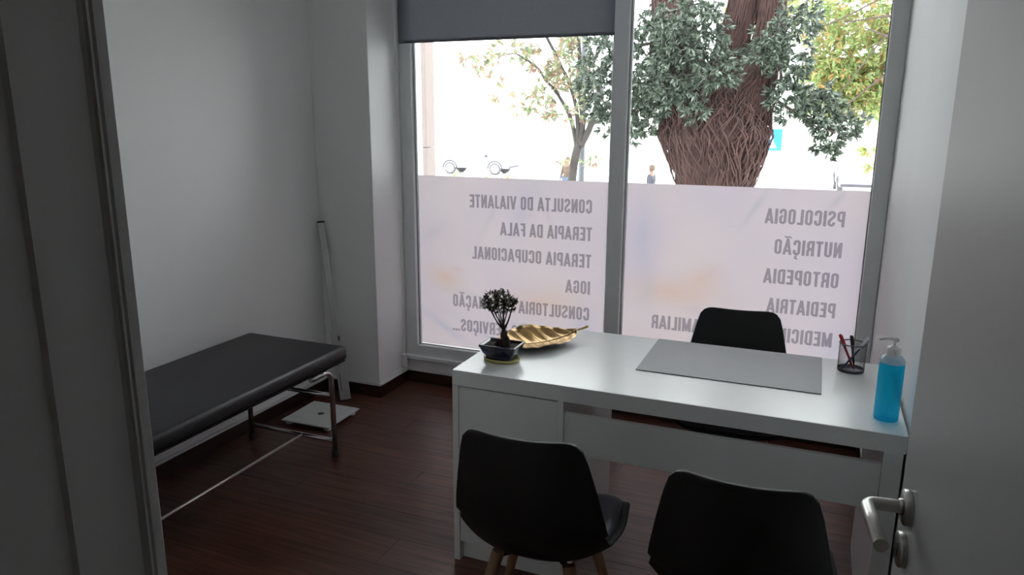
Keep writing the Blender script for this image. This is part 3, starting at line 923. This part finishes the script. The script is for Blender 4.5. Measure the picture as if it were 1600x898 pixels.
ch1.location = (-.640, 1.800, 0); ch1.rotation_euler.z = math.radians(3)
tag(ch1, 'black shell chair with wooden legs in front of the desk cabinet', 'chair', 'black shell chairs around the desk')
ch2 = copy_tree(ch1)
ch2.location = (-.095, 1.775, 0); ch2.rotation_euler.z = math.radians(0)
tag(ch2, 'black shell chair nearest the door, its back cut off by the bottom of the picture', 'chair', 'black shell chairs around the desk')
ch3 = copy_tree(ch1)
ch3.location = (-.236, 2.875, 0); ch3.rotation_euler.z = math.radians(180 + 4)
tag(ch3, 'black shell chair behind the desk with its back to the window', 'chair', 'black shell chairs around the desk')

# ------------------------------------------------------------------ padded bench
be = tag(empty('padded_bench', (-2.295, 1.90, 0)), 'long black padded examination bench on chrome tube legs along the wall', 'bench')
BY0, BY1 = -.92, .885
bxa, bxb = -.297, .297
pd = MB().box((bxa, BY0, .450), (bxb, BY1, .520)).build('pad', 'leather', be, bevel=.022, bseg=4)
for p in pd.data.polygons: p.use_smooth = True
pip = MB()
MB().box((bxa + .012, BY0 + .012, .444), (bxb - .012, BY1 - .012, .450)).build('pad_base', 'rubber', be)
LX0, LX1, LY0, LY1 = -.22, .281, BY0 + .12, .765
R_ = .055
for x in (LX0, LX1):
    for y0, sg in ((LY0, 1), (LY1, -1)):
        pth = [Vector((x, y0, .028))]
        for a in range(0, 9):
            an = a / 8 * PI / 2
            pth.append(Vector((x, y0 + sg * (R_ - R_ * math.cos(an)), .4315 - R_ + R_ * math.sin(an))))
        pth.append(Vector((x, y0 + sg * .15, .4315)))
        MB().tube(pth, .0125, 14).build('leg', 'chrome', be)
    for y in (LY0, LY1):
        MB().lathe([(.016, 0), (.0165, .003), (.0155, .034), (.0125, .036)], (x, y, 0), 16).build('rubber_foot', 'rubber', be)
for y in (LY0, LY1):
    for z in (.305, .078):
        MB().tube([(LX0, y, z), (LX1, y, z)], .0105, 12).build('cross_bar', 'chrome', be)
MB().tube([(.095, LY0, .080), (.095, LY1, .080)], .0065, 12).build('stretcher_rod', 'rod', be)

# ------------------------------------------------------------------ bathroom scale and measuring rod
bs = tag(empty('body_scale', (-2.355, 3.012, 0), math.radians(1)), 'flat white glass body scale on the floor beside the bench', 'scale')
MB().box((-.148, -.142, .020), (.148, .142, .028)).build('glass_plate', 'scaleglass', bs, bevel=.003)
for sx in (-1, 1):
    for sy in (-1, 1):
        MB().lathe([(.018, 0), (.02, .004), (.02, .020)], (sx * .118, sy * .112, 0), 16).build('foot', 'whiteplastic', bs)
MB().lathe([(0, .0281), (.017, .0281), (.017, .0287), (0, .0289)], (.0, .0, 0), 24).build('display', 'mesh', bs)
P0 = Vector((-2.383, 3.275, 0.004)); P1 = Vector((-2.572, 3.380, 1.012))
dr = P1 - P0; LR = dr.length
mr_ = tag(empty('measuring_rod', P0), 'pale aluminium measuring rod leaning in the corner beside the pilaster', 'measuring rod')
mr_.rotation_mode = 'QUATERNION'
zq = dr.normalized(); xq = Vector((0.8, .6, 0)); xq = (xq - zq * xq.dot(zq)).normalized(); yq = zq.cross(xq)
mr_.rotation_quaternion = Matrix((xq, yq, zq)).transposed().to_quaternion()
MB().box((-.030, -.012, .006), (.030, .012, .40)).build('lower_section', 'alu', mr_, bevel=.003)
MB().box((-.0175, -.009, .40), (.0175, .009, LR - .012)).build('upper_section', 'alu', mr_, bevel=.003)
MB().box((-.021, -.012, LR - .012), (.021, .012, LR - .003)).build('end_cap', 'rubber', mr_, bevel=.002)
MB().box((.004, -.0145, .345), (.016, -.0118, .372)).build('reading_window', 'mesh', mr_)
for z in (.06, .2):
    MB().box((-.016, -.0135, z), (-.012, -.0118, z + .10)).build('guide_slot', 'mesh', mr_)

# ------------------------------------------------------------------ outdoors
GZ = -1.30
struct(MB().box((-60, YW + .17, -.35), (60, 5.6, -.10)).build('ground_terrace', 'paving'), 'pale paved terrace outside the window', 'ground')
struct(MB().box((-90, 5.6, GZ - .2), (90, 120, GZ)).build('ground_street', 'paving'), 'bright pale street paving beyond the terrace', 'ground')
pl = tag(empty('stone_pillar', (-2.80, 4.56, -.10)), 'beige stone pillar outside at the left edge of the window', 'pillar')
zz = 0
for hgt in (.62, .865, .9, .9):
    MB().box((-.30, -.06, zz), (.298, .062, zz + hgt - .003)).build('stone_block', 'stone', pl, bevel=.004)
    zz += hgt
struct(MB().box((-60, 62, GZ), (60, 63, 2.6)).build('wall_far', 'render'), 'far white rendered wall across the street', 'wall')

def sprig(mb, p, d, n, ln, wd, rg, spread=.9):
    d = d.normalized()
    for q in range(n):
        e = (d + Vector((rg.uniform(-1, 1), rg.uniform(-1, 1), rg.uniform(-1, 1))) * spread)
        s = rg.uniform(.75, 1.2)
        leaf(mb, p + d * rg.uniform(0, .6) * ln, e, ln * s, wd * s,
             Vector((rg.uniform(-1, 1), rg.uniform(-1.4, .2), rg.uniform(0, 1.2))), .12)

# --- big tree wrapped in red-brown vines
rg = random.Random(5)
TX, TY = -1.14, 9.0
bt = tag(empty('vine_covered_tree', (TX, TY, GZ)), 'thick tree wrapped in red-brown vine roots with dark grey-green leaves', 'tree')
def W2L(x, y, z): return Vector((x - TX, y - TY, z - GZ))
def blob_tube(mb, pts, radii, seg=28, amp=.05):
    P = bez(pts, 8); n = len(P)
    R = []
    for i in range(n):
        R.append(lerp_list(radii, i / 8))
    o = len(mb.v)
    mb.tube(P, R, seg)
    for i in range(o, len(mb.v)):
        p = Vector(mb.v[i])
        nz = noise.noise(Vector((p.x * 5, p.y * 5, p.z * 1.1))) + .5 * noise.noise(Vector((p.x * 13, p.y * 13, p.z * 2.5)))
        c_ = min(P, key=lambda q: (q - p).length)
        mb.v[i] = tuple(p + (p - c_) * amp * 6 * nz * .35)
tk = MB()
main = [W2L(-1.14, 9, GZ), W2L(-1.14, 9, .3), W2L(-1.13, 9, .85), W2L(-1.17, 9, 1.4), W2L(-1.17, 9, 1.75), W2L(-1.15, 9.02, 2.08)]
blob_tube(tk, main, [.50, .40, .41, .59, .53, .26])
limbs = [([W2L(-1.28, 9, 1.45), W2L(-1.62, 9, 2.1), W2L(-1.75, 9.1, 2.9), W2L(-2.0, 9.3, 4.0)], [.42, .30, .22, .14]),
         ([W2L(-1.05, 8.95, 1.45), W2L(-.80, 8.95, 1.95), W2L(-.66, 9, 2.45), W2L(-.58, 9.0, 3.2), W2L(-.3, 9.1, 4.2)], [.44, .30, .15, .10, .07]),
         ([W2L(-1.1, 9.1, 1.7), W2L(-1.06, 9.1, 2.3), W2L(-.96, 9.1, 2.9), W2L(-.9, 9.2, 4.2)], [.30, .19, .15, .1]),
         ([W2L(-.72, 9.05, 1.9), W2L(-.70, 9.1, 2.5), W2L(-.74, 9.1, 3.2), W2L(-.7, 9.2, 4.4)], [.15, .11, .09, .06])]
for P, Rr in limbs: blob_tube(tk, P, Rr, 18)
tk.build('trunk', 'vinebark', bt)
# hanging vine roots over trunk surface
vn = MB()
for q in range(1050):
    P, Rr = ((main, [.50, .40, .41, .59, .53, .26]) if q < 560 else limbs[rg.choice([0, 1, 1, 2])])
    C_ = bez(P, 8)
    a = rg.uniform(PI, 2 * PI) if rg.random() < .85 else rg.uniform(0, PI)
    i0 = rg.randint(0, len(C_) - 6); i1 = min(len(C_) - 1 - rg.randint(0, 5), i0 + rg.randint(6, 22))
    tw = rg.uniform(-.22, .3)
    pts = []
    for i in range(i0, i1 + 1):
        r = lerp_list(Rr, i / 8) * (1.06 + .06 * math.sin(i * .8 + q))
        aa = a + tw * (i - i0) / 12 + .12 * math.sin(i * .6 + q * 1.7)
        pts.append(C_[i] + Vector((math.cos(aa) * r, math.sin(aa) * r, .02 * math.sin(i + q))))
    if len(pts) > 3:
        vn.tube(pts, rg.choice([.003, .004, .005, .006, .009]), 4)
v_ = vn.build('vine_roots', 'vine', bt); v_['kind'] = 'stuff'
def foliage(boxes, ln, wd, matname, parent, origin, rg, nl=8, droop=-.3, name='foliage', spread=.9):
    mb = MB()
    for (cx, cy, cz, rx, ry, rz, n) in boxes:
        for q in range(n):
            while True:
                d = Vector((rg.uniform(-1, 1), rg.uniform(-1, 1), rg.uniform(-1, 1)))
                if d.length < 1: break
            p = Vector((cx + d.x * rx, cy + d.y * ry, cz + d.z * rz)) - origin
            sprig(mb, p, Vector((d.x + rg.uniform(-.6, .6), d.y - .5 + rg.uniform(-.5, .5), droop + rg.uniform(-.7, .7))), nl, ln, wd, rg, spread)
    o = mb.build(name, matname, parent); o['kind'] = 'stuff'
    return o
OR = Vector((TX, TY, GZ))
foliage([(-1.88, 8.75, 2.15, .36, .4, .66, 330), (-2.0, 8.7, 1.62, .22, .3, .30, 90), (-1.45, 8.4, 2.55, .42, .3, .40, 230), (-1.62, 8.35, 2.0, .28, .2, .30, 90),
         (-1.10, 8.3, 2.14, .24, .2, .26, 85), (-.62, 8.4, 2.30, .18, .2, .22, 70), (-1.30, 8.33, 1.72, .14, .1, .18, 28),
         (-.34, 8.6, 2.45, .22, .3, .50, 110), (-.38, 8.7, 1.85, .20, .3, .32, 70), (-.05, 8.8, 1.72, .22, .25, .26, 90), (.16, 8.8, 1.55, .24, .25, .18, 60), (.05, 8.8, 1.32, .12, .15, .14, 22),
         (-2.55, 9.0, 2.1, .26, .4, .60, 230), (-2.42, 9.0, 1.55, .16, .3, .22, 40), (-1.3, 9.6, 3.6, 1.6, 1.0, .8, 260)],
        .085, .026, 'ivyleaf', bt, OR, rg, 12)
for (a, b, c_) in [((-.62, 8.9, 2.0), (-.3, 8.8, 1.95), (.1, 8.8, 1.75)), ((-.66, 8.9, 2.3), (-.4, 8.7, 2.6), (-.2, 8.6, 2.9)), ((-1.6, 8.8, 2.2), (-1.9, 8.8, 2.0), (-2.1, 8.7, 1.6)),
                   ((-1.7, 9, 2.5), (-2.2, 9, 2.4), (-2.6, 9, 2.1)), ((-.66, 8.9, 1.9), (-.35, 8.8, 1.7), (.12, 8.8, 1.45))]:
    MB().tube(bez([Vector(a) - OR, Vector(b) - OR, Vector(c_) - OR], 6), [.022, .021, .02, .019, .018, .017, .016, .015, .014, .013, .012, .01, .008], 7).build('twig', 'twig', bt)

# --- slim autumn tree
TX2, TY2 = -3.62, 11.0
OR2 = Vector((TX2, TY2, GZ))
st = tag(empty('slim_autumn_tree', OR2), 'slender forked street tree with sparse green and rusty leaves, coloured pale for glare', 'tree')
tb = MB()
def P2(px, py, yo=0.0):     # tree sketch: metres read off along the tree's own plane
    x = -3.506 + (px + 6 - 900) * .00885 * (1 + (px - 900) * -.00022)
    return Vector((x, 11 + yo, 1.457 + (200 - py) * .00975)) - OR2
for pts, rr in [([(889, 480), (890, 330), (890, 285), (893, 250), (899, 222)], [.13, .115, .11, .105, .10]),
                ([(897, 232), (885, 190), (873, 165), (853, 140)], [.06, .05, .045, .035]), ([(838, 128), (822, 108), (800, 93), (780, 85), (755, 88)], [.035, .032, .027, .02, .012]),
                ([(853, 140), (838, 128)], [.035, .035]),
                ([(899, 224), (893, 170), (880, 130), (867, 110), (852, 85), (836, 55), (826, 20)], [.06, .05, .045, .042, .04, .036, .03]),
                ([(901, 226), (905, 190), (900, 140), (898, 100), (893, 55), (890, 10)], [.07, .07, .06, .055, .05, .045]),
                ([(903, 228), (918, 200), (932, 160), (940, 100)], [.085, .08, .07, .06]), ([(920, 200), (938, 180), (948, 168)], [.03, .026, .02]),
                ([(780, 85), (800, 78), (834, 73)], [.012, .012, .010]), ([(853, 112), (845, 108), (838, 118)], [.012, .01, .008]), ([(815, 100), (800, 112), (778, 110)], [.012, .01, .007])]:
    q = bez([P2(*p, yo=.03 * math.sin(i * 2.1)) for i, p in enumerate(pts)], 5)
    tb.tube(q, [lerp_list(rr, i / 5) * .62 for i in range(len(q))], 9)
tb.build('trunk', 'bark', st)
def B2(px, py, rx, rz, n, yo=0.0):
    p = P2(px, py, yo) + OR2
    return (p.x, p.y, p.z, rx * .0088, .35, rz * .0098, n)
foliage([B2(880, 105, 34, 26, 42), B2(868, 125, 26, 18, 24), B2(825, 95, 30, 22, 26), B2(775, 78, 44, 14, 24), B2(712, 90, 26, 16, 16), B2(735, 108, 40, 22, 16),
         B2(830, 150, 26, 26, 28), B2(812, 170, 28, 14, 10), B2(862, 180, 18, 12, 14), B2(755, 150, 34, 16, 7), B2(888, 70, 30, 18, 22), B2(912, 130, 14, 34, 20),
         B2(895, 172, 12, 22, 9), B2(885, 250, 7, 8, 4), B2(922, 250, 8, 6, 4), B2(850, 10, 70, 30, 40)], .13, .05, 'autumnpale', st, OR2, random.Random(3), 5, spread=1.0)

# --- autumn tree on the right, further back
OR3 = Vector((2.6, 13.5, GZ))
at = tag(empty('autumn_tree', OR3), 'yellow-green autumn tree with orange leaf tufts at the right of the window', 'tree')
tb = MB()
q = bez([Vector((0, 0, 0)), Vector((.05, 0, 1.6)), Vector((-.1, 0, 3.2)), Vector((-.3, 0, 5.0))], 6)
tb.tube(q, [.2 - .12 * i / (len(q) - 1) for i in range(len(q))], 12)
for a, b, c_ in [((2.55, 13.5, 1.9), (1.3, 13.2, 3.3), (.1, 12.8, 1.9)), ((2.5, 13.5, 2.2), (1.5, 13.0, 3.6), (-.1, 12.7, 3.0)), ((2.5, 13.5, 2.6), (1.2, 13, 3.1), (.15, 12.8, 3.05)),
                 ((2.55, 13.5, 1.6), (1.2, 13.0, 2.4), (.2, 12.8, 1.75)), ((2.5, 13.4, 2.8), (1.1, 12.9, 2.75), (.45, 12.8, 2.95)), ((2.4, 13.4, 3.2), (1.3, 13.1, 4.1), (.3, 13, 4.2))]:
    q = bez([Vector(a) - OR3, Vector(b) - OR3, Vector(c_) - OR3], 7)
    tb.tube(q, [.03 - .02 * i / (len(q) - 1) for i in range(len(q))], 7)
tb.build('trunk', 'twig', at)
foliage([(.55, 13.6, 2.75, .80, .6, .95, 720), (.15, 13.4, 2.2, .6, .5, .5, 330), (.7, 13.5, 2.0, .5, .5, .40, 220), (1.5, 13.6, 2.8, .9, .7, 1.1, 240), (-.5, 13.6, 3.3, .5, .5, .5, 90), (-.9, 13.8, 3.4, .9, .4, .35, 60),
         (.75, 13.0, 1.15, .12, .1, .06, 6), (.70, 13.0, .92, .10, .1, .05, 4), (.4, 13.6, 4.4, 1.4, .9, .7, 160)], .14, .044, 'autumn', at, OR3, random.Random(9), 7, droop=-.4)

# lamp post
lp = tag(empty('lamp_post', (-3.71, 12.0, GZ)), 'thin grey metal lamp post behind the slender tree', 'lamp post')
MB().lathe([(.11, 0), (.11, .03), (.07, .05), (.062, .1), (.05, 1.5), (.047, 5.6)], (0, 0, 0), 18).build('post', 'pole', lp)
MB().tube(bez([(0, 0, 5.55), (0, -.1, 5.85), (0, -.7, 6.0)], 6), .03, 10).build('arm', 'pole', lp)
MB().box((-.1, -1.05, 5.93), (.1, -.6, 6.05)).build('lamp_head', 'pole', lp, bevel=.03)

# road sign
rs = tag(empty('road_sign', (-1.10, 18.0, GZ)), 'small square blue and white road sign seen beside the thick trunk', 'road sign')
MB().tube([(0, .03, 0), (0, .03, 2.75)], .03, 12).build('post', 'signwhite', rs)
MB().box((-.26, -.012, 2.22), (.26, .0, 2.70)).build('sign_plate', 'signblue', rs, bevel=.004)
tri = MB().add([(-.16, -.0135, 2.28), (.16, -.0135, 2.28), (0, -.0135, 2.58)], [(0, 1, 2)]).build('white_triangle', 'signwhite', rs)
MB().add([(-.035, -.015, 2.30), (-.012, -.015, 2.30), (.012, -.015, 2.40), (.03, -.015, 2.30), (.052, -.015, 2.30), (.02, -.015, 2.47), (-.015, -.015, 2.47)], [(0, 1, 2, 6), (2, 3, 4, 5), (2, 5, 6)]).build('walking_figure', 'signblue', rs)

# shrubs under the window line, left
for i, (x, h, n) in enumerate([(-3.10, 1.13, 26), (-2.84, 1.10, 20), (-2.60, 1.08, 16)]):
    o = empty('shrub', (x, 6.05, -1.3))
    sm = MB()
    for q in range(7):
        e = Vector((random.uniform(-.06, .06), random.uniform(-.1, .1), 1.25 + h - random.uniform(.02, .2)))
        sm.tube([(0, 0, 0), e * .5 + Vector((random.uniform(-.05, .05), 0, 0)), e], [.012, .008, .003], 5)
    sm.build('stems', 'twig', o)
    foliage([(x, 6.05, h - .11, .06, .10, .10, n), (x, 6.05, h - .6, .05, .1, .5, n * 2)], .04, .02, 'shrub', o, Vector((x, 6.05, -1.3)), random.Random(20 + i), 6, droop=.5)
    tag(o, ['light green shrub tip nearest the stone pillar', 'middle light green shrub tip of the three above the film', 'light green shrub tip farthest from the stone pillar'][i], 'shrub', 'shrubs outside under the left pane')

# cars
def car(loc, rz, label):
    o = tag(empty('car', loc, rz), label, 'car', 'cars parked across the street')
    side = [(-2.05, .35), (-2.08, .62), (-1.95, .82), (-1.75, .90), (-1.30, 1.36), (-1.05, 1.45), (.25, 1.45), (.55, 1.38), (1.15, .95), (1.85, .82), (2.08, .62), (2.1, .35)]
    def body_x(z): return .86 if z < .9 else .86 - (z - .9) * .42
    n = len(side)
    vs = [(x, -body_x(z), z) for x, z in side] + [(x, body_x(z), z) for x, z in side]
    fs = [tuple(range(n)), tuple(reversed(range(n, 2 * n)))] + [(i, i + n, (i + 1) % n + n, (i + 1) % n) for i in range(n)]
    MB().add(vs, fs).build('body', 'carwhite', o, bevel=.05, bseg=3)
    for s in (-1, 1):
        w = [(-1.22, .95), (-1.02, 1.34), (-.18, 1.36), (-.18, .95)]; w2 = [(-.10, .95), (-.10, 1.36), (.32, 1.34), (.92, .95)]
        for ww in (w, w2):
            vs = [(x, s * (body_x(z) + .006), z) for x, z in ww]
            MB().add(vs, [tuple(range(4))]).build('side_window', 'carglass', o, solid=.006)
        for x in (-1.3, 1.3):
            wh = MB().lathe([(.0, .0), (.30, .0), (.32, .03), (.32, .18), (.30, .2), (0, .2)], (x, s * .68 - (.0 if s > 0 else .0), .32), 28, Matrix.Rotation(-PI / 2 * s, 3, 'X')).build('wheel', 'tyre', o)
            MB().lathe([(0, .2), (.23, .2), (.22, .21), (0, .215)], (x, s * .68, .32), 24, Matrix.Rotation(-PI / 2 * s, 3, 'X')).build('hub_cap', 'hub', wh)
            MB().tube([(x + .40 * math.cos(a * PI / 12), s * .875, .33 + .40 * math.sin(a * PI / 12)) for a in range(13)], .035, 8).build('wheel_arch', 'cartrim', o)
        MB().box((.72, s * .86 - .02 if s < 0 else .86, .92), (.9, -.86 if s < 0 else .98, 1.06)).build('door_mirror', 'cartrim', o, bevel=.02)
    MB().add([(1.12, -.72, 1.0), (1.12, .72, 1.0), (.62, .62, 1.36), (.62, -.62, 1.36)], [(0, 1, 2, 3)]).build('windscreen', 'carglass', o, solid=.01)
    MB().add([(-1.74, -.7, .955), (-1.74, .7, .955), (-1.36, .62, 1.34), (-1.36, -.62, 1.34)], [(0, 1, 2, 3)]).build('rear_window', 'carglass', o, solid=.01)
    for x in (-2.1, 2.08):
        MB().box((x - .02, -.8, .36), (x + .04, .8, .48)).build('bumper', 'cartrim', o, bevel=.02)
    return o
car((-17.4, 37.0, GZ), math.radians(4), 'white car parked across the street beyond the left pane')
car((1.55, 34.0, GZ), math.radians(-88), 'white car end-on across the street beyond the right pane')

# people far across the street
def figure(loc, rz, hgt, top_mat, label, stride=.12):
    o = tag(empty('person', loc, rz), label, 'person')
    s = hgt / 1.7
    J = {'pel': (0, 0, .95), 'wai': (0, 0, 1.1), 'che': (0, 0, 1.32), 'nec': (0, 0, 1.46), 'hed': (0, .01, 1.54), 'top': (0, .015, 1.66),
         'hl': (-.09, 0, .9), 'kl': (-.10, stride, .5), 'al': (-.10, stride * .9, .08), 'fl': (-.10, stride + .14, .035),
         'hr': (.09, 0, .9), 'kr': (.10, -stride * .6, .5), 'ar': (.10, -stride * 1.6, .09), 'fr': (.10, -stride * 1.3 + .10, .035),
         'sl': (-.17, 0, 1.38), 'el': (-.23, -.05, 1.12), 'wl': (-.22, .05, .88), 'gl': (-.21, .08, .79),
         'sr': (.17, 0, 1.38), 'er': (.23, .04, 1.12), 'wr': (.22, .14, .92), 'gr': (.21, .18, .84)}
    RA = {'pel': .13, 'wai': .12, 'che': .14, 'nec': .055, 'hed': .085, 'top': .07, 'hl': .09, 'kl': .06, 'al': .042, 'fl': .035, 'hr': .09, 'kr': .06, 'ar': .042, 'fr': .035,
          'sl': .065, 'el': .045, 'wl': .032, 'gl': .028, 'sr': .065, 'er': .045, 'wr': .032, 'gr': .028}
    E = [('pel', 'wai'), ('wai', 'che'), ('che', 'nec'), ('nec', 'hed'), ('hed', 'top'), ('pel', 'hl'), ('hl', 'kl'), ('kl', 'al'), ('al', 'fl'), ('pel', 'hr'), ('hr', 'kr'), ('kr', 'ar'), ('ar', 'fr'),
         ('che', 'sl'), ('sl', 'el'), ('el', 'wl'), ('wl', 'gl'), ('che', 'sr'), ('sr', 'er'), ('er', 'wr'), ('wr', 'gr')]
    def skin(name, edges, m, grow, rootj):
        keys = []
        for a, b in edges:
            for q in (a, b):
                if q not in keys: keys.append(q)
        me = bpy.data.meshes.new(name)
        me.from_pydata([Vector(J[q]) * s for q in keys], [(keys.index(a), keys.index(b)) for a, b in edges], [])
        ob = bpy.data.objects.new(name, me); COL.objects.link(ob); ob.parent = o
        me.materials.append(MT[m])
        md = ob.modifiers.new('skin', 'SKIN'); md.use_smooth_shade = True
        bm = bmesh.new(); bm.from_mesh(me)
        ly = bm.verts.layers.skin.verify()
        bm.verts.ensure_lookup_table()
        for i, q in enumerate(keys):
            bm.verts[i][ly].radius = (RA[q] * s * grow, RA[q] * s * grow)
            bm.verts[i][ly].use_root = (q == rootj)
        bm.to_mesh(me); bm.free()
        sd = ob.modifiers.new('sub', 'SUBSURF'); sd.levels = 1; sd.render_levels = 1
        return ob
    skin('body', E, 'skin', 1.0, 'pel')
    skin('trousers', [e for e in E if e[0] in ('pel', 'hl', 'hr', 'kl', 'kr') and e[1] in ('hl', 'hr', 'kl', 'kr', 'al', 'ar')], 'jeans', 1.18, 'pel')
    skin('jacket', [('pel', 'wai'), ('wai', 'che'), ('che', 'sl'), ('sl', 'el'), ('el', 'wl'), ('che', 'sr'), ('sr', 'er'), ('er', 'wr')], top_mat, 1.22, 'wai')
    MB().lathe([(0, .12), (.05, .11), (.088, .06), (.092, .0), (.08, -.06)], (0, -.012 * s, 1.60 * s), 14).build('hair', 'hair', o)
    return o
figure((-8.25, 25.0, GZ), math.radians(160), 1.60, 'jacketbrown', 'person in brown jacket and blue jeans standing by the slender tree', .05)
figure((-4.62, 22.0, GZ), math.radians(80), 1.58, 'jacketdark', 'person in dark jacket walking left of the thick trunk', .14)
